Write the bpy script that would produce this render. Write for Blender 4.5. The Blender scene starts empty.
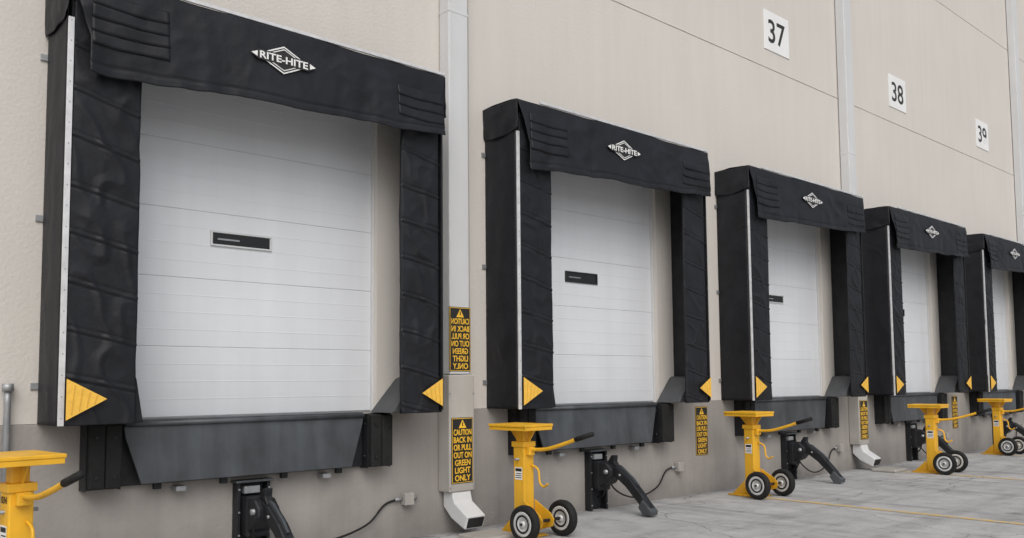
import bpy, math, random
from mathutils import Vector, Matrix, noise
random.seed(7)
scene=bpy.context.scene
COL=scene.collection

# ------------------------------------------------------------------ materials
def mat(name, col, rough=0.6, metal=0.0, var=0.12, nscale=3.0, bump=0.1, bscale=60.0, col2=None, spec=0.5, streak=0.0, grime=None, fold=0.0):
    m=bpy.data.materials.new(name); m.use_nodes=True
    nt=m.node_tree; N=nt.nodes; L=nt.links
    b=N['Principled BSDF']
    b.inputs['Roughness'].default_value=rough; b.inputs['Metallic'].default_value=metal
    b.inputs['Specular IOR Level'].default_value=spec
    g=N.new('ShaderNodeNewGeometry')
    n=N.new('ShaderNodeTexNoise'); n.inputs['Scale'].default_value=nscale; n.inputs['Detail'].default_value=5
    L.new(g.outputs['Position'],n.inputs['Vector'])
    r=N.new('ShaderNodeValToRGB')
    c2=col2 or tuple(c*(1-var) for c in col)
    c1=col if col2 else tuple(min(1,c*(1+var)) for c in col)
    r.color_ramp.elements[0].position=0.3; r.color_ramp.elements[1].position=0.7
    r.color_ramp.elements[0].color=(*c2,1); r.color_ramp.elements[1].color=(*c1,1)
    L.new(n.outputs['Fac'],r.inputs['Fac'])
    out=r.outputs['Color']
    def mul(out,fac_socket,lo):
        mr=N.new('ShaderNodeMapRange'); mr.inputs['From Min'].default_value=0.35; mr.inputs['From Max'].default_value=0.65
        mr.inputs['To Min'].default_value=lo; mr.inputs['To Max'].default_value=1.0
        L.new(fac_socket,mr.inputs['Value'])
        mx=N.new('ShaderNodeMix'); mx.data_type='RGBA'; mx.blend_type='MULTIPLY'; mx.inputs['Factor'].default_value=1
        L.new(out,mx.inputs['A']); L.new(mr.outputs['Result'],mx.inputs['B'])
        return mx.outputs['Result']
    if streak:
        mp=N.new('ShaderNodeMapping'); mp.inputs['Scale'].default_value=(5,5,0.35)
        L.new(g.outputs['Position'],mp.inputs['Vector'])
        n2=N.new('ShaderNodeTexNoise'); n2.inputs['Scale'].default_value=1.2; n2.inputs['Detail'].default_value=4
        L.new(mp.outputs['Vector'],n2.inputs['Vector'])
        out=mul(out,n2.outputs['Fac'],1-streak)
    if grime:
        sx=N.new('ShaderNodeSeparateXYZ'); L.new(g.outputs['Position'],sx.inputs['Vector'])
        n3=N.new('ShaderNodeTexNoise'); n3.inputs['Scale'].default_value=2.5; n3.inputs['Detail'].default_value=6
        L.new(g.outputs['Position'],n3.inputs['Vector'])
        ad=N.new('ShaderNodeMath'); ad.operation='MULTIPLY_ADD'; ad.inputs[1].default_value=-0.7; 
        L.new(n3.outputs['Fac'],ad.inputs[0]); L.new(sx.outputs['Z'],ad.inputs[2])
        mr=N.new('ShaderNodeMapRange'); mr.inputs['From Min'].default_value=grime[0]-0.35; mr.inputs['From Max'].default_value=grime[1]-0.35
        mr.inputs['To Min'].default_value=1-grime[2]; mr.inputs['To Max'].default_value=1
        L.new(ad.outputs[0],mr.inputs['Value'])
        mx=N.new('ShaderNodeMix'); mx.data_type='RGBA'; mx.blend_type='MULTIPLY'; mx.inputs['Factor'].default_value=1
        L.new(out,mx.inputs['A']); L.new(mr.outputs['Result'],mx.inputs['B']); out=mx.outputs['Result']
    L.new(out,b.inputs['Base Color'])
    if bump:
        n4=N.new('ShaderNodeTexNoise'); n4.inputs['Scale'].default_value=bscale; n4.inputs['Detail'].default_value=4
        L.new(g.outputs['Position'],n4.inputs['Vector'])
        bp=N.new('ShaderNodeBump'); bp.inputs['Strength'].default_value=bump; bp.inputs['Distance'].default_value=0.02
        L.new(n4.outputs['Fac'],bp.inputs['Height'])
        if fold:
            n5=N.new('ShaderNodeTexNoise'); n5.inputs['Scale'].default_value=2.6; n5.inputs['Detail'].default_value=3; n5.inputs['Distortion'].default_value=1.4
            n5.noise_type='RIDGED_MULTIFRACTAL'
            L.new(g.outputs['Position'],n5.inputs['Vector'])
            b2=N.new('ShaderNodeBump'); b2.inputs['Strength'].default_value=fold; b2.inputs['Distance'].default_value=0.03
            L.new(n5.outputs['Fac'],b2.inputs['Height']); L.new(b2.outputs['Normal'],bp.inputs['Normal'])
        L.new(bp.outputs['Normal'],b.inputs['Normal'])
    return m

M={}
M['wall']=mat('wall_paint_beige',(0.615,0.582,0.54),0.9,var=0.025,nscale=0.6,bump=0.2,bscale=35,streak=0.03)
M['band']=mat('wall_paint_lower_grey',(0.325,0.302,0.28),0.85,var=0.07,nscale=1.5,bump=0.25,bscale=35,streak=0.10,grime=(0.0,0.45,0.30))
M['joint']=mat('joint_sealant',(0.50,0.47,0.43),0.9,var=0.1)
M['door']=mat('door_white_paint',(0.71,0.73,0.76),0.5,var=0.025,nscale=1.2,bump=0.05,bscale=150,streak=0.04,grime=(1.25,2.0,0.10))
M['doorgap']=mat('door_section_joint',(0.50,0.51,0.53),0.7)
M['vinyl']=mat('black_vinyl_fabric',(0.0095,0.0105,0.0145),0.55,var=0.30,nscale=4,bump=0.15,bscale=22,spec=0.36,streak=0.15,fold=0.35)
M['rubber']=mat('black_rubber',(0.013,0.013,0.013),0.75,var=0.3,nscale=8,bump=0.3,bscale=40,spec=.3)
M['alu']=mat('galvanised_strip',(0.66,0.66,0.67),0.45,0.3,var=0.12,nscale=12,bump=0.05)
M['yellow']=mat('yellow_paint',(0.83,0.45,0.025),0.45,var=0.09,nscale=5,bump=0.06,bscale=30,streak=.12,grime=(0.0,0.5,0.35))
M['reflect']=mat('yellow_reflector_fabric',(0.85,0.50,0.07),0.5,var=0.08,nscale=20,bump=0.2,bscale=50)
M['reflectdark']=mat('reflector_stripe',(0.68,0.38,0.045),0.5,var=0.08)
M['signyellow']=mat('sign_yellow',(0.88,0.52,0.04),0.5,var=0.04)
M['signblack']=mat('sign_black',(0.016,0.016,0.016),0.5,var=0.1)
M['white']=mat('sign_white',(0.80,0.80,0.79),0.5,var=0.03)
M['steel']=mat('leveler_grey_steel',(0.078,0.086,0.095),0.5,0.2,var=0.25,nscale=3,bump=0.15,bscale=12,streak=0.35)
M['dark']=mat('dark_machine_steel',(0.016,0.017,0.020),0.5,0.3,var=0.4,nscale=6,bump=0.2)
M['wedge']=mat('grey_pad_vinyl',(0.055,0.058,0.062),0.6,var=0.15,nscale=5,bump=0.1)
M['pipe']=mat('downspout_paint',(0.62,0.625,0.63),0.5,var=0.03,nscale=2,bump=0.04,streak=0.05)
M['guard']=mat('guard_paint',(0.47,0.445,0.41),0.6,var=0.05,nscale=3,bump=0.05,streak=0.12,grime=(0.4,0.9,0.2))
M['galv']=mat('galvanised_pipe',(0.33,0.34,0.35),0.5,0.5,var=0.15,nscale=10,bump=0.05)
M['glass']=mat('dark_window',(0.008,0.008,0.01),0.12,var=0.1,bump=0)
M['rim']=mat('wheel_rim',(0.58,0.58,0.57),0.45,0.2,var=0.15,nscale=10)

def ground_mat():
    m=bpy.data.materials.new('concrete_yard'); m.use_nodes=True; nt=m.node_tree; N=nt.nodes; L=nt.links
    b=N['Principled BSDF']; b.inputs['Roughness'].default_value=0.85
    g=N.new('ShaderNodeNewGeometry')
    def nz(s,d=8,mp=None):
        n=N.new('ShaderNodeTexNoise'); n.inputs['Scale'].default_value=s; n.inputs['Detail'].default_value=d; n.inputs['Roughness'].default_value=0.62
        if mp:
            q=N.new('ShaderNodeMapping'); q.inputs['Scale'].default_value=mp; L.new(g.outputs['Position'],q.inputs['Vector']); L.new(q.outputs['Vector'],n.inputs['Vector'])
        else: L.new(g.outputs['Position'],n.inputs['Vector'])
        return n.outputs['Fac']
    def ramp(f,stops):
        r=N.new('ShaderNodeValToRGB'); e=r.color_ramp.elements
        while len(e)<len(stops): e.new(0.5)
        for k,(p,c) in enumerate(stops): e[k].position=p; e[k].color=(c,c,c,1) if not isinstance(c,tuple) else (*c,1)
        L.new(f,r.inputs['Fac']); return r.outputs['Color']
    def mulc(a,bb,f=1):
        x=N.new('ShaderNodeMix'); x.data_type='RGBA'; x.blend_type='MULTIPLY'; x.inputs['Factor'].default_value=f
        L.new(a,x.inputs['A']); L.new(bb,x.inputs['B']); return x.outputs['Result']
    base=ramp(nz(0.7),[(0.3,(0.39,0.39,0.39)),(0.7,(0.50,0.495,0.49))])
    base=mulc(base,ramp(nz(3.0,8),[(0.35,0.78),(0.6,1.0)]))
    base=mulc(base,ramp(nz(1.1,6,(0.25,2.2,1)),[(0.32,0.78),(0.5,1.0)]))
    base=mulc(base,ramp(nz(1.6,6,(2.6,0.16,1)),[(0.34,0.74),(0.46,1.0)]))
    base=mulc(base,ramp(nz(45,3),[(0.3,0.82),(0.6,1.0)]))
    base=mulc(base,ramp(nz(1.7,8),[(0.30,0.55),(0.40,1.0)]))
    v=N.new('ShaderNodeTexVoronoi'); v.feature='DISTANCE_TO_EDGE'; v.inputs['Scale'].default_value=0.45
    nn=N.new('ShaderNodeTexNoise'); nn.inputs['Scale'].default_value=1.5; nn.inputs['Detail'].default_value=6; L.new(g.outputs['Position'],nn.inputs['Vector'])
    va=N.new('ShaderNodeVectorMath'); va.operation='MULTIPLY_ADD'; L.new(nn.outputs['Color'],va.inputs[0]); va.inputs[1].default_value=(0.6,0.6,0.6); L.new(g.outputs['Position'],va.inputs[2])
    L.new(va.outputs[0],v.inputs['Vector'])
    base=mulc(base,ramp(v.outputs['Distance'],[(0.0,0.45),(0.007,1.0)]),0.9)
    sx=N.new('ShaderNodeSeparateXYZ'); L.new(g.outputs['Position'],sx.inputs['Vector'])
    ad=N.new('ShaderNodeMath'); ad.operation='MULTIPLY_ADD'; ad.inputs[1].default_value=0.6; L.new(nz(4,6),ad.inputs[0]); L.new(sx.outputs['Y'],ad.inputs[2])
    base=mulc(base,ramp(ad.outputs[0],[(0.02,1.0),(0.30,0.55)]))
    L.new(base,b.inputs['Base Color'])
    bp=N.new('ShaderNodeBump'); bp.inputs['Strength'].default_value=0.35; bp.inputs['Distance'].default_value=0.01
    L.new(nz(60,5),bp.inputs['Height']); L.new(bp.outputs['Normal'],b.inputs['Normal'])
    return m
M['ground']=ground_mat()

def line_mat():
    m=bpy.data.materials.new('worn_yellow_line'); m.use_nodes=True; nt=m.node_tree; N=nt.nodes; L=nt.links
    b=N['Principled BSDF']; b.inputs['Roughness'].default_value=0.8
    g=N.new('ShaderNodeNewGeometry')
    n=N.new('ShaderNodeTexNoise'); n.inputs['Scale'].default_value=9; n.inputs['Detail'].default_value=8; n.inputs['Roughness'].default_value=0.7
    L.new(g.outputs['Position'],n.inputs['Vector'])
    r=N.new('ShaderNodeValToRGB'); e=r.color_ramp.elements
    e[0].position=0.40; e[0].color=(0.40,0.385,0.36,1); e[1].position=0.54; e[1].color=(0.58,0.40,0.14,1)
    L.new(n.outputs['Fac'],r.inputs['Fac']); L.new(r.outputs['Color'],b.inputs['Base Color'])
    return m
M['line']=line_mat()

# ------------------------------------------------------------------ mesh helpers
def empty(name,loc=(0,0,0),rz=0):
    e=bpy.data.objects.new(name,None); e.location=loc; e.rotation_euler=(0,0,rz); e.empty_display_size=0.3
    COL.objects.link(e); return e
def mesh(name,V,F,m,parent=None,smooth=False,loc=(0,0,0),rot=(0,0,0)):
    me=bpy.data.meshes.new(name); me.from_pydata([tuple(v) for v in V],[],F); me.update()
    me.materials.append(M[m])
    if smooth:
        for p in me.polygons: p.use_smooth=True
    o=bpy.data.objects.new(name,me); o.location=loc; o.rotation_euler=rot; COL.objects.link(o)
    if parent: o.parent=parent
    return o
def bevel(o,w,seg=2):
    b=o.modifiers.new('bevel','BEVEL'); b.width=w; b.segments=seg; b.limit_method='ANGLE'
    return o
BF=[(0,3,2,1),(4,5,6,7),(0,1,5,4),(1,2,6,5),(2,3,7,6),(3,0,4,7)]
def box(name,x0,x1,y0,y1,z0,z1,m,parent=None,bv=0,loc=(0,0,0),rot=(0,0,0)):
    V=[(x0,y0,z0),(x1,y0,z0),(x1,y1,z0),(x0,y1,z0),(x0,y0,z1),(x1,y0,z1),(x1,y1,z1),(x0,y1,z1)]
    o=mesh(name,V,BF,m,parent,loc=loc,rot=rot)
    if bv: bevel(o,bv)
    return o
def boxes(name,lst,m,parent=None,bv=0):
    V=[];F=[]
    for (x0,x1,y0,y1,z0,z1) in lst:
        k=len(V)
        V+=[(x0,y0,z0),(x1,y0,z0),(x1,y1,z0),(x0,y1,z0),(x0,y0,z1),(x1,y0,z1),(x1,y1,z1),(x0,y1,z1)]
        F+=[tuple(k+i for i in f) for f in BF]
    o=mesh(name,V,F,m,parent)
    if bv: bevel(o,bv)
    return o
def prism(name,poly,axis,a0,a1,m,parent=None,bv=0):
    n=len(poly); V=[]
    for a in (a0,a1):
        for p in poly:
            V.append((a,p[0],p[1]) if axis=='x' else (p[0],a,p[1]) if axis=='y' else (p[0],p[1],a))
    F=[tuple(range(n)),tuple(range(2*n-1,n-1,-1))]+[(i,i+n,(i+1)%n+n,(i+1)%n) for i in range(n)]
    o=mesh(name,V,F,m,parent)
    import bmesh
    bm=bmesh.new(); bm.from_mesh(o.data); bmesh.ops.recalc_face_normals(bm,faces=bm.faces); bm.to_mesh(o.data); bm.free()
    if bv: bevel(o,bv)
    return o
def tube(name,pts,r,m,parent=None,seg=10,sub=6):
    P=[Vector(p) for p in pts]
    if len(P)>2 and sub>1:
        Q=[]
        for i in range(len(P)-1):
            p0=P[max(i-1,0)];p1=P[i];p2=P[i+1];p3=P[min(i+2,len(P)-1)]
            for k in range(sub):
                t=k/sub
                Q.append(0.5*((2*p1)+(-p0+p2)*t+(2*p0-5*p1+4*p2-p3)*t*t+(-p0+3*p1-3*p2+p3)*t**3))
        Q.append(P[-1]); P=Q
    V=[];F=[]
    up=Vector((0,0,1))
    for i,p in enumerate(P):
        d=(P[min(i+1,len(P)-1)]-P[max(i-1,0)]).normalized()
        a=d.cross(up)
        if a.length<0.05: a=d.cross(Vector((0,1,0)))
        a.normalize(); b=d.cross(a)
        for k in range(seg):
            t=2*math.pi*k/seg; V.append(p+a*math.cos(t)*r+b*math.sin(t)*r)
    n=len(P)
    for i in range(n-1):
        for k in range(seg):
            F.append((i*seg+k,i*seg+(k+1)%seg,(i+1)*seg+(k+1)%seg,(i+1)*seg+k))
    F.append(tuple(range(seg-1,-1,-1))); F.append(tuple((n-1)*seg+k for k in range(seg)))
    o=mesh(name,V,F,m,parent,smooth=True)
    return o
def lathe_x(name,prof,m,parent,cx,cy,cz,seg=40):
    V=[];F=[];n=len(prof)
    for k in range(seg):
        t=2*math.pi*k/seg
        for (a,r) in prof: V.append((cx+a,cy+r*math.cos(t),cz+r*math.sin(t)))
    for k in range(seg):
        for i in range(n):
            F.append((k*n+i,k*n+(i+1)%n,((k+1)%seg)*n+(i+1)%n,((k+1)%seg)*n+i))
    return mesh(name,V,F,m,parent,smooth=True)
def sheet(name,nu,nv,fn,m,parent=None,thick=0):
    V=[fn(i/nu,j/nv) for j in range(nv+1) for i in range(nu+1)]
    F=[(j*(nu+1)+i,j*(nu+1)+i+1,(j+1)*(nu+1)+i+1,(j+1)*(nu+1)+i) for j in range(nv) for i in range(nu)]
    o=mesh(name,V,F,m,parent,smooth=True)
    if thick:
        s=o.modifiers.new('thick','SOLIDIFY'); s.thickness=thick; s.offset=0
    return o
def text(name,body,size,m,parent,loc,rot=(math.pi/2,0,0),mirror=False,bold=0.0,sx=1.0,ext=0.001,fit=None):
    c=bpy.data.curves.new(name,'FONT'); c.body=body; c.size=size; c.align_x='CENTER'; c.align_y='CENTER'; c.extrude=ext; c.offset=bold
    t=bpy.data.objects.new(name+'_tmp',c); COL.objects.link(t)
    bpy.context.view_layer.update()
    me=bpy.data.meshes.new_from_object(t.evaluated_get(bpy.context.evaluated_depsgraph_get()))
    bpy.data.objects.remove(t)
    if fit:
        xs=[v.co.x for v in me.vertices]; ys=[v.co.y for v in me.vertices]
        w=max(xs)-min(xs); h=max(ys)-min(ys); mx=(max(xs)+min(xs))/2; my=(max(ys)+min(ys))/2
        for v in me.vertices:
            v.co.x=(v.co.x-mx)*fit[0]/w; v.co.y=(v.co.y-my)*fit[1]/h
    for v in me.vertices:
        v.co.x*=sx*(-1 if mirror else 1)
    if mirror: me.flip_normals()
    me.materials.clear(); me.materials.append(M[m])
    o=bpy.data.objects.new(name,me); o.location=loc; o.rotation_euler=rot; COL.objects.link(o); o.parent=parent
    return o

S=4.38; W=3.375; P=0.50; ZD=1.24; ZT=4.50; ZS=4.17
OX0,OX1,OZ=0.44,2.97,4.15
NB=6
# ------------------------------------------------------------------ ground
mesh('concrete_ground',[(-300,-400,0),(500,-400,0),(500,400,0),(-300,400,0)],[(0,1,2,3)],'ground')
lines=empty('parking_line_marking')
for i in range(0,NB+1):
    x=3.95+S*i-S
    mesh('line_stripe',[(x-.06,-16,.004),(x+.06,-16,.004),(x+.06,-0.5,.004),(x-.06,-0.5,.004)],[(0,1,2,3)],'line',lines)

# ------------------------------------------------------------------ building
B=empty('warehouse_building')
XL,XR=-26,62
jt=[3.62+2*S*k for k in range(-3,7)]
jt=[j+0.52 for j in jt if XL<j<XR-1]
edges=[XL]+jt+[XR]
g=0.008
lst=[]
for a,b in zip(edges[:-1],edges[1:]):
    a+=g; b-=g
    lst.append((a,b,0,0.25,6.40+g,9.50-g)); lst.append((a,b,0,0.25,9.50+g,12.4))
    lst.append((a,b,0,0.25,OZ,6.40-g))
    ops=[(i*S+OX0,i*S+OX1) for i in range(NB) if a< i*S+1.7 < b]
    cur=a
    for o0,o1 in ops:
        lst.append((cur,o0,0,0.25,ZD+0.003,OZ)); cur=o1
    lst.append((cur,b,0,0.25,ZD+0.003,OZ))
boxes('wall_panels',lst,'wall',B)
boxes('lower_wall',[(XL,XR,-0.012,0.25,-0.2,ZD)],'band',B,bv=0.006)
jb=[(XL,XR,0.008,0.2,6.37,6.43),(XL,XR,0.008,0.2,9.47,9.53)]
for j in jt:
    jb+= [(j-.03,j+.03,0.009,0.2,ZD+.01,6.37),(j-.03,j+.03,0.009,0.2,6.431,9.469),(j-.03,j+.03,0.009,0.2,9.531,12.39)]
boxes('joint_sealant',jb,'joint',B)
boxes('parapet_cap',[(XL-.05,XR+.05,-0.05,0.4,12.402,12.5)],'pipe',B)
boxes('building_shell',[(XL,XL+.25,0.252,30,-.2,12.39),(XR-.25,XR,0.252,30,-.2,12.39),(XL+.252,XR-.252,29.7,30,-.2,12.39),(XL+.252,XR-.252,0.41,29.69,12.0,12.2)],'wall',B)
boxes('floor_slab',[(XL+.252,XR-.252,0.26,29.69,1.0,1.23)],'band',B)

# ------------------------------------------------------------------ bay parts
def door(i):
    e=empty('dock_door',(i*S,0.09,0))
    zs=[ZD+0.02+k*0.58 for k in range(6)]
    sec=[]
    for k in range(5):
        z0,z1=zs[k],min(zs[k+1],OZ-.01)
        sec.append((OX0+.012,OX1-.012,0,0.045,z0+.0022,z1-.0022))
    boxes('sections',sec,'door',e,bv=0.003)
    boxes('section_core',[(OX0+.02,OX1-.02,0.0045,0.04,ZD+.02,OZ-.02)],'doorgap',e)
    rb=[]
    for k in range(5):
        for f in (0.25,0.5,0.75):
            z=zs[k]+f*0.58
            if z<OZ-.05: rb.append((OX0+.02,OX1-.02,-0.0015,0.001,z-.005,z+.005))
    boxes('pressed_ribs',rb,'door',e,bv=0.001)
    box('bottom_seal',OX0+.014,OX1-.014,-0.004,0.04,ZD+.001,ZD+.022,'galv',e)
    cx,cz=1.61,2.78
    boxes('window_frame',[(cx-.285,cx+.285,-.016,.004,cz+.050,cz+.066),(cx-.285,cx+.285,-.016,.004,cz-.066,cz-.050),
        (cx-.285,cx-.266,-.016,.004,cz-.0495,cz+.0495),(cx+.266,cx+.285,-.016,.004,cz-.0495,cz+.0495)],'pipe' if i%2==0 else 'signblack',e,bv=.003)
    box('window_pane',cx-.265,cx+.265,-.006,.003,cz-.049,cz+.049,'glass',e)
    box('window_slide',cx-.22,cx-.02,-.0095,-.0065,cz-.010,cz+.004,'galv',e)
    boxes('jamb_angle',[(OX0,OX0+.011,-.03,.1,ZD+.004,OZ-.002),(OX1-.011,OX1,-.03,.1,ZD+.004,OZ-.002)],'pipe',e)
    return e

def nz(x,y,z,s): return noise.noise(Vector((x*s,y*s,z*s)))
def ridge(x,z,sd,s): return 1-2*abs(noise.noise(Vector((x*s,z*s,sd))))

def shelter(i):
    e=empty('dock_shelter',(i*S,0,0)); sd=i*13.7
    boxes('frame',[(0.03,0.08,-P+.04,-.002,ZD,ZT-.06),(W-.08,W-.03,-P+.04,-.002,ZD,ZT-.06),(0.081,W-.081,-P+.03,-.002,ZT-.13,ZT-.05),
        (0.0801,0.12,-.05,-.0025,ZD,ZT-.2) ],'dark',e)
    for sx,xx in ((-1,0.0),(1,W)):
        def f(u,v,xx=xx,sx=sx):
            y=-.005-(P-.01)*u; z=ZD+(ZT-.03-ZD)*v
            b=(0.012*nz(y*3,z*1.2,sd,1.6)+0.009*ridge(y*2,z,sd,2.0))*math.sin(math.pi*u)
            return (xx+sx*(0.004+b),y,z)
        sheet('side_fabric',14,90,f,'vinyl',e,thick=.004)
    for side in (0,1):
        cw=0.525 if side==0 else 0.455
        sl=0.15 if side==0 else -0.12
        def f(u,v,side=side,sl=sl,cw=cw):
            z=ZD+(ZT-.12-ZD)*v
            xin=cw+0.012*nz(0,z,sd+side,1.3)+0.006*nz(0,z,sd+side,5)
            x=0.04+u*(xin-0.04) if side==0 else W-0.03-u*(xin-0.03)
            ph=(z-ZD)/0.345+sl*u*2+0.12*nz(x,z,sd,1.3)
            fr=ph-math.floor(ph); dd=min(fr,1-fr)*0.345
            ed=math.sin(math.pi*min(1,max(0,u)))
            y=-P+0.004
            # stay pocket: a narrow raised tube bounded by two stitch grooves
            y+=-0.009*math.exp(-(dd/.011)**2)
            y+=0.006*math.exp(-((dd-.024)/.006)**2)
            # cloth slack between stays, diagonal pull creases
            y+=-0.006*math.sin(math.pi*fr)*ed
            cr=ridge(x*1.9+z*1.1,z*1.0-x*.7,sd+side*3,2.2)
            y+=-0.016*max(0,cr-.55)/.45*ed**.5
            y+=-(0.010*nz(x*1.4,z*1.6,sd+5,1.7)+0.005*ridge(x*.6-z,z*.5+x,sd+side*7+2,4.5))*ed**.5
            y+=0.010*u
            return (x,y,z)
        sheet('front_curtain',40,360,f,'vinyl',e,thick=.004)
        def f2(u,v,side=side,cw=cw):
            z=ZD+(ZT-.12-ZD)*v
            xin=cw+0.012*nz(0,z,sd+side,1.3)+0.006*nz(0,z,sd+side,5)
            x=xin if side==0 else W-xin
            return (x+(0.004*u if side==0 else -0.004*u),-P+.016+0.025*u,z)
        sheet('curtain_return',2,60,f2,'vinyl',e,thick=.004)
    box('corner_strip',-0.006,0.034,-P-.018,-P-.002,ZD+.0,ZS,'alu',e,bv=.002)
    rv=[(0.010,0.018,-P-.0200,-P-.0185,ZD+.05+k*.15,ZD+.058+k*.15) for k in range(20)]
    boxes('rivets',rv,'galv',e)
    box('corner_strip_side',W-.004,W+.014,-P-.010,-P+.03,ZD+.02,ZS-.2,'dark',e)
    for z in (1.52,2.77,4.0):
        for sx,xx in ((-1,-.004),(1,W+.004)):
            a,b=sorted((xx+sx*.001,xx+sx*.055))
            boxes('wall_clip',[(a,b,-.014,-.0015,z-.025,z+.025)],'galv',e,bv=.003)
    y=-P-.046
    def tri(pts):
        prism('guide_triangle',pts,'y',y,y+.005,'reflect',e)
    tri([(0.038,1.28),(0.31,1.425),(0.038,1.57)]); tri([(W-.02,1.30),(W-.02,1.56),(W-.26,1.425)])
    for k in range(4):
        a=0.07+k*.05
        prism('triangle_hatch',[(a,1.425-(0.30-a)*.523*.92),(a+.008,1.425-(0.292-a)*.523*.92),(a+.008+.02,1.425+(0.272-a)*.523*.92),(a+.02,1.425+(0.28-a)*.523*.92)],'y',y-.002,y-.0005,'reflectdark',e)
        a=W-.045-k*.05
        prism('triangle_hatch',[(a,1.425-(a-W+.25)*.54*.92),(a-.008,1.425-(a-.008-W+.25)*.54*.92),(a-.026,1.425+(a-.026-W+.25)*.54*.92),(a-.018,1.425+(a-.018-W+.25)*.54*.92)],'y',y-.002,y-.0005,'reflectdark',e)
    prism('corner_pad',[(0.50,ZD+.005),(0.60,ZD+.005),(0.545,1.58),(0.50,1.58)],'y',-P+.045,-.02,'vinyl',e,bv=.01)
    prism('corner_pad',[(2.88,ZD+.004),(3.22,ZD+.004),(3.22,1.58),(3.17,1.56)],'y',-P+.12,-.02,'wedge',e,bv=.008)
    X0,X1=-0.03,W+0.005
    EX=1.64
    def vy(x,t,z):
        k=min(1,max(0,(abs(x-EX)-.28)/.25))
        y=-P-.055-0.03*t
        d=-0.030*nz(x*1.0,z*1.2,sd+3,1.5)*min(1,t*3)-0.022*nz(x*5,z*.9,sd+9,1.0)*t
        d+=-0.014*ridge(x*.8+z*1.4,z*.6-x*.3,sd+4,2.2)*min(1,t*4)-0.008*ridge(x*.5-z*1.2,x,sd+8,4)*min(1,t*4)
        return y+d*k-.012*(1-k)
    def hood(u,v):
        if v<0.3:
            t=v/0.3; y=-.004-(P+.055)*t; z=ZT+0.015*math.sin(math.pi*t)
            x=X0+(X1-X0)*u
            z+=-0.01*nz(x,y*3,sd,2)*math.sin(math.pi*t)
            return (x,y,z)
        t=(v-0.3)/0.7
        drop=0.73-0.14*u+0.03*nz(u*4,0,sd,1.0)+0.012*nz(u*14,0,sd,1.0)
        z=ZT-drop*t+0.008*nz(u*9,0,sd+1,1)*(1-t)
        xl=X0+0.15*min(1,t*1.6) ; xr=X1-0.02*t
        x=xl+(xr-xl)*u
        y=vy(x,t,z)
        if abs(t-0.90)<0.012: y+=0.006
        return (x,y,z)
    sheet('hood_valance',220,80,hood,'vinyl',e,thick=.005)
    for xx,zb in ((X0,ZT-.33),(X1,ZT-.42)):
        def f(u,v,xx=xx,zb=zb):
            y=-.004-(P+.055)*u; z=ZT-.002+(zb-0.03*math.sin(4*u)-ZT)*v
            return (xx+(0.02*nz(y*3,z*3,sd+xx,2)+.012*ridge(y,z,sd+xx,5))*v-(.004 if xx<1 else -.004),y,z)
        sheet('hood_side',24,24,f,'vinyl',e,thick=.005)
    # slit cloth flaps lying almost flush on both ends of the valance
    for (a,b,zt,n) in ((0.13,0.69,4.38,4),(2.82,3.35,4.31,3)):
        for k in range(n):
            z1=zt-k*.098; z0=z1-.102
            def f(u,v,a=a,b=b,z0=z0,z1=z1,k=k):
                x=a+(b-a)*u; z=z1+(z0-z1)*v-0.010*math.sin(math.pi*u)+.010*nz(x*2,k*3.1,sd,1.5)*v
                t=(ZT-z)/.66
                return (x,vy(x,t,z)-.0055-0.003*v-0.006*max(0,nz(x*5,k*2.0,sd,1.5))*v,z)
            sheet('valance_flap',24,4,f,'vinyl',e,thick=.002)
    box('hood_bar',0.30,X1,-P-.068,-P-.045,ZT+.008,ZT+.036,'alu',e,bv=.003)
    cx,cz,y=EX,4.225,-P-.1
    def dia(n_,a,b,yy,m_):
        prism(n_,[(cx-a,cz),(cx,cz+b),(cx+a,cz),(cx,cz-b)],'y',yy,yy+.0012,m_,e)
    dia('emblem_outer',.25,.118,y,'white'); dia('emblem_black',.225,.105,y-.0015,'signblack'); dia('emblem_ring',.205,.094,y-.003,'white'); dia('emblem_inner',.187,.085,y-.0045,'signblack')
    prism('emblem_band',[(cx-.300,cz),(cx-.23,cz+.042),(cx+.23,cz+.042),(cx+.300,cz),(cx+.23,cz-.042),(cx-.23,cz-.042)],'y',y-.006,y-.0048,'signblack',e)
    text('emblem_text','RITE-HITE',.09,'white',e,(cx,y-.0075,cz),bold=.002,fit=(.44,.060))
    prism('emblem_tip',[(cx-.295,cz),(cx-.240,cz+.024),(cx-.240,cz-.024)],'y',y-.0075,y-.0062,'white',e)
    prism('emblem_tip',[(cx+.295,cz),(cx+.240,cz-.024),(cx+.240,cz+.024)],'y',y-.0075,y-.0062,'white',e)
    return e

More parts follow.
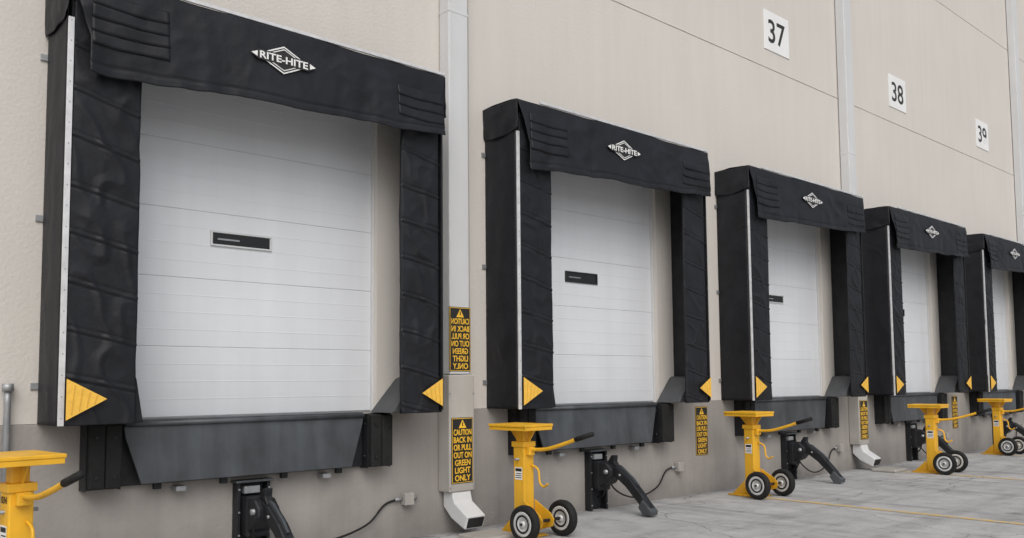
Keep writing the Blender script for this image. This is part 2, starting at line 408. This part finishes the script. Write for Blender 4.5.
def leveler(i):
    e=empty('dock_leveler',(i*S,0,0))
    a,b=0.57,2.74
    box('pit_frame',a-.03,b+.03,-.06,-.013,.74,ZD-.03,'dark',e,bv=.005)
    yt,yb=-.13,-.17; t=.03
    V=[(a,yt,ZD-.03),(b,yt,ZD-.03),(b-.02,yt-.006,ZD-.12),(b-.15,yb,.755),(a+.13,yb,.755),(a+.01,yt-.006,ZD-.12)]
    n=len(V); VV=V+[(x,y+t,z) for x,y,z in V]
    F=[tuple(range(n-1,-1,-1)),tuple(range(n,2*n))]+[(k,(k+1)%n,(k+1)%n+n,k+n) for k in range(n)]
    bevel(mesh('lip_plate',VV,F,'steel',e),.006)
    box('deck_edge',a,b,-.12,.08,ZD-.028,ZD+.012,'steel',e,bv=.004)
    tube('hinge_tube',[(a+.01,-.135,ZD-.02),(b-.01,-.135,ZD-.02)],.022,'steel',e)
    boxes('lip_lugs',[(a+.25+k*.55,a+.31+k*.55,-.10,-.0615,.70,.80) for k in range(4)],'dark',e,bv=.004)
    boxes('lip_keeper',[(a+.42,a+.5,-.12,-.014,.67,.71),(b-.42,b-.34,-.12,-.014,.67,.71)],'galv',e,bv=.004)
    return e
def bumper(i,x0,x1):
    e=empty('dock_bumper',(i*S,0,0))
    m=(x0+x1)/2; j=random.uniform(-.006,.006)
    boxes('rubber_blocks',[(x0+.014,m-.0015,-.20,-.03,.745,ZD-.012),(m+.0015,x1-.014,-.203+j,-.03,.742,ZD-.016)],'rubber',e,bv=.010)
    boxes('end_angle',[(x0,x0+.012,-.15,-.0135,.73,ZD-.005),(x1-.012,x1,-.15,-.0135,.73,ZD-.005),(x0+.0125,x1-.0125,-.029,-.0135,.725,ZD-.006)],'dark',e)
    boxes('bolt_head',[(xx-.012,xx+.012,-.208+j,-.199,z,z+.024) for xx in ((x0+m)/2,(x1+m)/2) for z in (.82,1.12)],'dark',e,bv=.003)
    tube('tie_rod',[(x0-.008,-.1,ZD-.1),(x1+.008,-.1,ZD-.1)],.012,'dark',e)
    tube('tie_rod',[(x0-.008,-.1,.84),(x1+.008,-.1,.84)],.012,'dark',e)

def restraint(i):
    c=1.66; e=empty('vehicle_restraint',(i*S+c,0,0))
    boxes('wall_track',[(-.15,-.12,-.11,-.0135,.0,.69),(.12,.15,-.11,-.0135,.0,.69),(-.119,.119,-.035,-.0135,.01,.68)],'dark',e,bv=.004)
    boxes('track_cap',[(-.17,.17,-.14,-.0137,.692,.712)],'steel',e,bv=.004)
    box('carriage',-.105,.105,-.20,-.045,.24,.58,'dark',e,bv=.02)
    prism('cover',[(-.18,.58),(-.30,.57),(-.38,.50),(-.38,.42),(-.30,.33),(-.18,.28)],'x',-.10,.10,'dark',e,bv=.02)
    prism('arm',[(-.30,.56),(-.44,.52),(-.62,.40),(-.78,.24),(-.90,.10),(-.89,.05),(-.82,.05),(-.70,.17),(-.55,.31),(-.40,.41),(-.30,.44)],'x',-.05,.05,'dark',e,bv=.014)
    prism('arm_rib',[(-.34,.575),(-.46,.545),(-.64,.42),(-.72,.34),(-.70,.325),(-.60,.40),(-.44,.505),(-.34,.54)],'x',-.012,.012,'steel',e,bv=.004)
    prism('arm_shoe',[(-.80,.19),(-.93,.07),(-.92,.02),(-.80,.02),(-.74,.10)],'x',-.065,.065,'steel',e,bv=.010)
    prism('hook',[(-.28,.59),(-.33,.66),(-.38,.66),(-.37,.59),(-.42,.53),(-.34,.53)],'x',-.035,.035,'dark',e,bv=.008)
    tube('pivot_pin',[(-.125,-.31,.47),(.125,-.31,.47)],.026,'galv',e)
    tube('pivot_pin',[(-.06,-.47,.44),(.06,-.47,.44)],.014,'galv',e)
    tube('hydraulic_hose',[(-.06,-.21,.50),(-.09,-.28,.36),(-.05,-.22,.20),(.0,-.08,.15)],.011,'rubber',e)
    box('spring_box',-.09,.05,-.12,-.045,.60,.66,'galv',e,bv=.004)
    boxes('bolt_heads',[(-.142,-.128,-.119,-.1105,z,z+.014) for z in (.06,.25,.44,.63)]+[(.128,.142,-.119,-.1105,z,z+.014) for z in (.06,.25,.44,.63)],'galv',e)
    f=empty('electrical_conduit',(i*S,0,0))
    bx=3.30
    box('junction_box',bx-.055,bx+.055,-.09,-.0135,.33,.45,'guard',f,bv=.006)
    k=random.uniform(-.03,.04)
    tube('cable',[(c+.10,-.10,.44),(c+.30,-.12,.20),(c+.70,-.10,.09+k),(c+1.15,-.06,.17+k),(c+1.38,-.03,.35),(bx-.10,-.035,.39),(bx-.05,-.035,.39)],.010,'rubber',f)
    tube('conduit_stub',[(bx-.05,-.035,.39),(bx-.14,-.035,.39)],.018,'galv',f)
    tube('conduit_stub',[(bx+.055,-.035,.39),(bx+.12,-.035,.39)],.018,'galv',f)

def caution(x,y,zc,mirror):
    e=empty('caution_sign',(x,y,zc)); w,h=.28,.66
    box('plate',-w/2,w/2,-.004,0,-h/2,h/2,'signblack',e)
    box('edge_frame',-w/2+.006,w/2-.006,-.0055,-.0042,-h/2+.006,h/2-.006,'signyellow',e)
    box('field',-w/2+.012,w/2-.012,-.0075,-.0057,-h/2+.012,h/2-.012,'signblack',e)
    top=h/2-.02
    prism('warning_triangle',[(-.05,top-.085),(.05,top-.085),(0,top)],'y',-.0095,-.0077,'signyellow',e)
    box('warning_mark',-.006,.006,-.0112,-.0097,top-.065,top-.025,'signblack',e)
    rows=['CAUTION','BACK IN','OR PULL','OUT ON','GREEN','LIGHT','ONLY']
    z=top-.127; 
    for k,r in enumerate(rows):
        wd=.232 if len(r)>=6 else .20
        text('lettering',r,.07,'signyellow',e,(0,-.0095,z),mirror=mirror,bold=.0014,fit=(wd,.060))
        z-=.0765

def downspout(k):
    x=3.87+2*S*k; e=empty('downspout',(x,0,0))
    bevel(box('pipe',-.13,.13,-.17,-.012,1.605,12.3,'pipe',e),.012)
    boxes('pipe_seam',[(-.133,.133,-.173,-.0125,z,z+.03) for z in (5.4,8.4,11.2)],'pipe',e,bv=.003)
    box('conductor_head',-.26,.26,-.30,-.0125,11.9,12.35,'pipe',e,bv=.02)
    box('guard',-.165,.165,-.20,-.0135,.42,1.60,'guard',e,bv=.012)
    boxes('guard_bolts',[(sx-.008,sx+.008,-.206,-.2,z,z+.016) for sx in (-.152,.152) for z in (.46,.45+.95)],'galv',e)
    prism('boot',[(-.04,.419),(-.19,.419),(-.22,.32),(-.42,.20),(-.38,.07),(-.17,.16),(-.04,.27)],'x',-.12,.12,'pipe',e,bv=.012)
    prism('boot_mouth',[(-.421,.185),(-.425,.175),(-.388,.085),(-.381,.088)],'x',-.10,.10,'dark',e)
    box('splash_block',-.22,.22,-.80,-.40,.001,.05,'guard',e,bv=.015)
    return e

def jack(x,y,rz,label=False,s=1.0):
    e=empty('trailer_jack_stand',(x,y,0),rz); e.scale=(s,s,s)
    box('base_plate',-.17,.17,-.16,.28,.004,.022,'yellow',e,bv=.004)
    box('column',-.072,.072,-.072,.072,.022,.93,'yellow',e,bv=.010)
    box('inner_column',-.052,.052,-.052,.052,.931,1.055,'yellow',e,bv=.006)
    box('top_plate',-.20,.20,-.22,.30,1.08,1.105,'yellow',e,bv=.005)
    boxes('top_plate_skirt',[(-.19,.19,-.215,-.205,1.045,1.079),(-.19,.19,.285,.295,1.045,1.079),(-.19,-.18,-.204,.284,1.045,1.079),(.18,.19,-.204,.284,1.045,1.079)],'yellow',e,bv=.002)
    boxes('top_cross_beam',[(-.179,.179,-.05,.05,1.055,1.079)],'yellow',e)
    for a in (-.085,.073):
        prism('rear_gusset',[(.073,.023),(.26,.023),(.073,.20)],'x',a,a+.012,'yellow',e)
        prism('axle_bracket',[(-.073,.05),(-.31,.12),(-.33,.19),(-.28,.25),(-.073,.36)],'x',a,a+.012,'yellow',e,bv=.003)
    prism('head_gusset',[(-.073,.92),(-.073,1.04),(-.16,1.04)],'x',-.006,.006,'yellow',e)
    prism('head_gusset',[(.073,.92),(.073,1.04),(.18,1.04)],'x',-.006,.006,'yellow',e)
    box('collar',-.085,.085,-.085,.085,.88,.932,'yellow',e,bv=.004)
    tube('axle',[(-.30,-.27,.178),(.30,-.27,.178)],.016,'dark',e)
    for sx in (-1,1):
        cx=.265*sx
        lathe_x('tyre',[(-.035,.115),(-.042,.150),(-.03,.172),(0,.178),(.03,.172),(.042,.150),(.035,.115)],'rubber',e,cx,-.27,.178)
        lathe_x('rim',[(-.028,.03),(-.034,.105),(-.036,.118),(.036,.118),(.034,.105),(.028,.03)],'rim',e,cx,-.27,.178,32)
        for d in (-1,1):
            lathe_x('rim_dish',[(d*.036,.070),(d*.037,.088),(d*.030,.089),(d*.029,.069)],'dark',e,cx,-.27,.178,24)
        lathe_x('hub',[(-.045,.001),(-.045,.032),(.045,.032),(.045,.001)],'rim',e,cx,-.27,.178,20)
        lathe_x('hub_nut',[(-.055,.001),(-.055,.014),(.055,.014),(.055,.001)],'dark',e,cx,-.27,.178,8)
    tube('handle',[(-.0,.09,.86),(0,-.10,.855),(0,-.32,.87),(0,-.55,.93),(0,-.72,.985)],.019,'yellow',e)
    tube('handle_grip',[(0,-.69,.975),(0,-.90,1.035)],.024,'rubber',e,seg=12)
    box('handle_clamp',-.04,.04,-.12,-.0735,.80,.879,'yellow',e,bv=.006)
    tube('lever',[(.03,-.08,.70),(.03,-.17,.66),(.03,-.19,.54),(.03,-.24,.50),(.03,-.30,.53)],.011,'yellow',e)
    tube('adjusting_pin',[(-.12,0,.76),(.12,0,.76)],.012,'galv',e)
    boxes('warning_label',[(-.0738,-.0728,-.050,.050,.56,.68)],'white',e)
    boxes('warning_label_print',[(-.0748,-.0739,-.042,.042,.64,.67),(-.0748,-.0739,-.042,.042,.575,.583),(-.0748,-.0739,-.042,.042,.595,.603),(-.0748,-.0739,-.042,.030,.615,.623)],'signblack',e)
    if label: text('number','034',.06,'signblack',e,(-.0745,0,.83),rot=(math.pi/2,0,-math.pi/2))
    return e

for i in range(NB):
    door(i); shelter(i); leveler(i); bumper(i,.29,.55); bumper(i,2.77,3.03); restraint(i)
    onpipe=(i%2==0)
    y=-.1705 if onpipe else -.002
    caution(i*S+3.87,y,1.965,True)
    caution(i*S+3.87,(-.2005 if onpipe else -.0125),.835,False)
for k in range(3): downspout(k)
for n,i in zip((35,36,37,38,39,40),range(NB)):
    e=empty('bay_number_sign',(i*S+1.69+.08,0,7.02))
    box('panel',-.37,.37,-.012,-.001,-.32,.32,'white',e,bv=.002)
    text('numeral',str(n),.5,'signblack',e,(0,-.0135,0),bold=.005,fit=(.50,.38))
jack(-.38,-1.10,math.radians(6),True)
jack(4.21,-.75,math.radians(2))
jack(8.40,-.70,math.radians(-4))
jack(12.9,-1.2,math.radians(3))
jack(17.3,-.72,math.radians(-3))
e=empty('conduit_pipe',(-.215,0,0))
tube('riser',[(0,-.05,.3),(0,-.05,1.40),(0,-.05,1.49)],.024,'galv',e,sub=1)
tube('top_cap',[(0,-.05,1.485),(0,-.05,1.54)],.040,'galv',e)
boxes('strap',[(-.06,.06,-.078,-.013,1.0,1.03)],'galv',e)

# ------------------------------------------------------------------ camera
f,sy,yaw,pitch,roll=875.6731,51.2348,0.8279,0.0708,-0.0087
fw=Vector((math.cos(yaw)*math.cos(pitch),math.sin(yaw)*math.cos(pitch),math.sin(pitch)))
r=Vector((math.sin(yaw),-math.cos(yaw),0)); u=r.cross(fw)
r2=r*math.cos(roll)+u*math.sin(roll); u2=-r*math.sin(roll)+u*math.cos(roll)
cd=bpy.data.cameras.new('camera'); cam=bpy.data.objects.new('camera',cd); COL.objects.link(cam)
cd.sensor_width=36; cd.sensor_fit='HORIZONTAL'; cd.lens=f/1024*36; cd.shift_y=sy/1024; cd.clip_end=2000; cd.clip_start=.05
mt=Matrix((r2,u2,-fw)).transposed().to_4x4(); mt.translation=Vector((-1.8116,-7.1528,1.5182)); cam.matrix_world=mt
scene.camera=cam

# ------------------------------------------------------------------ light
w=bpy.data.worlds.new('World'); scene.world=w; w.use_nodes=True
N=w.node_tree.nodes; L=w.node_tree.links; bg=N['Background']
sky=N.new('ShaderNodeTexSky'); sky.sky_type='NISHITA'; sky.sun_disc=False
el,az=math.radians(46),math.radians(215)
sky.sun_elevation=el; sky.sun_rotation=az; sky.air_density=1.0; sky.dust_density=4.0
hs=N.new('ShaderNodeHueSaturation'); hs.inputs['Saturation'].default_value=0.34
L.new(sky.outputs['Color'],hs.inputs['Color']); L.new(hs.outputs['Color'],bg.inputs['Color'])
bg.inputs['Strength'].default_value=0.138
sl=bpy.data.lights.new('sun','SUN'); sl.energy=1.0; sl.angle=math.radians(50); sl.color=(1,.975,.94)
so=bpy.data.objects.new('sun',sl); COL.objects.link(so); so.location=(0,-20,30)
d=Vector((math.sin(az)*math.cos(el),math.cos(az)*math.cos(el),math.sin(el)))
so.rotation_euler=d.to_track_quat('Z','Y').to_euler()
scene.view_settings.view_transform='Standard'; scene.view_settings.look='None'; scene.view_settings.exposure=0
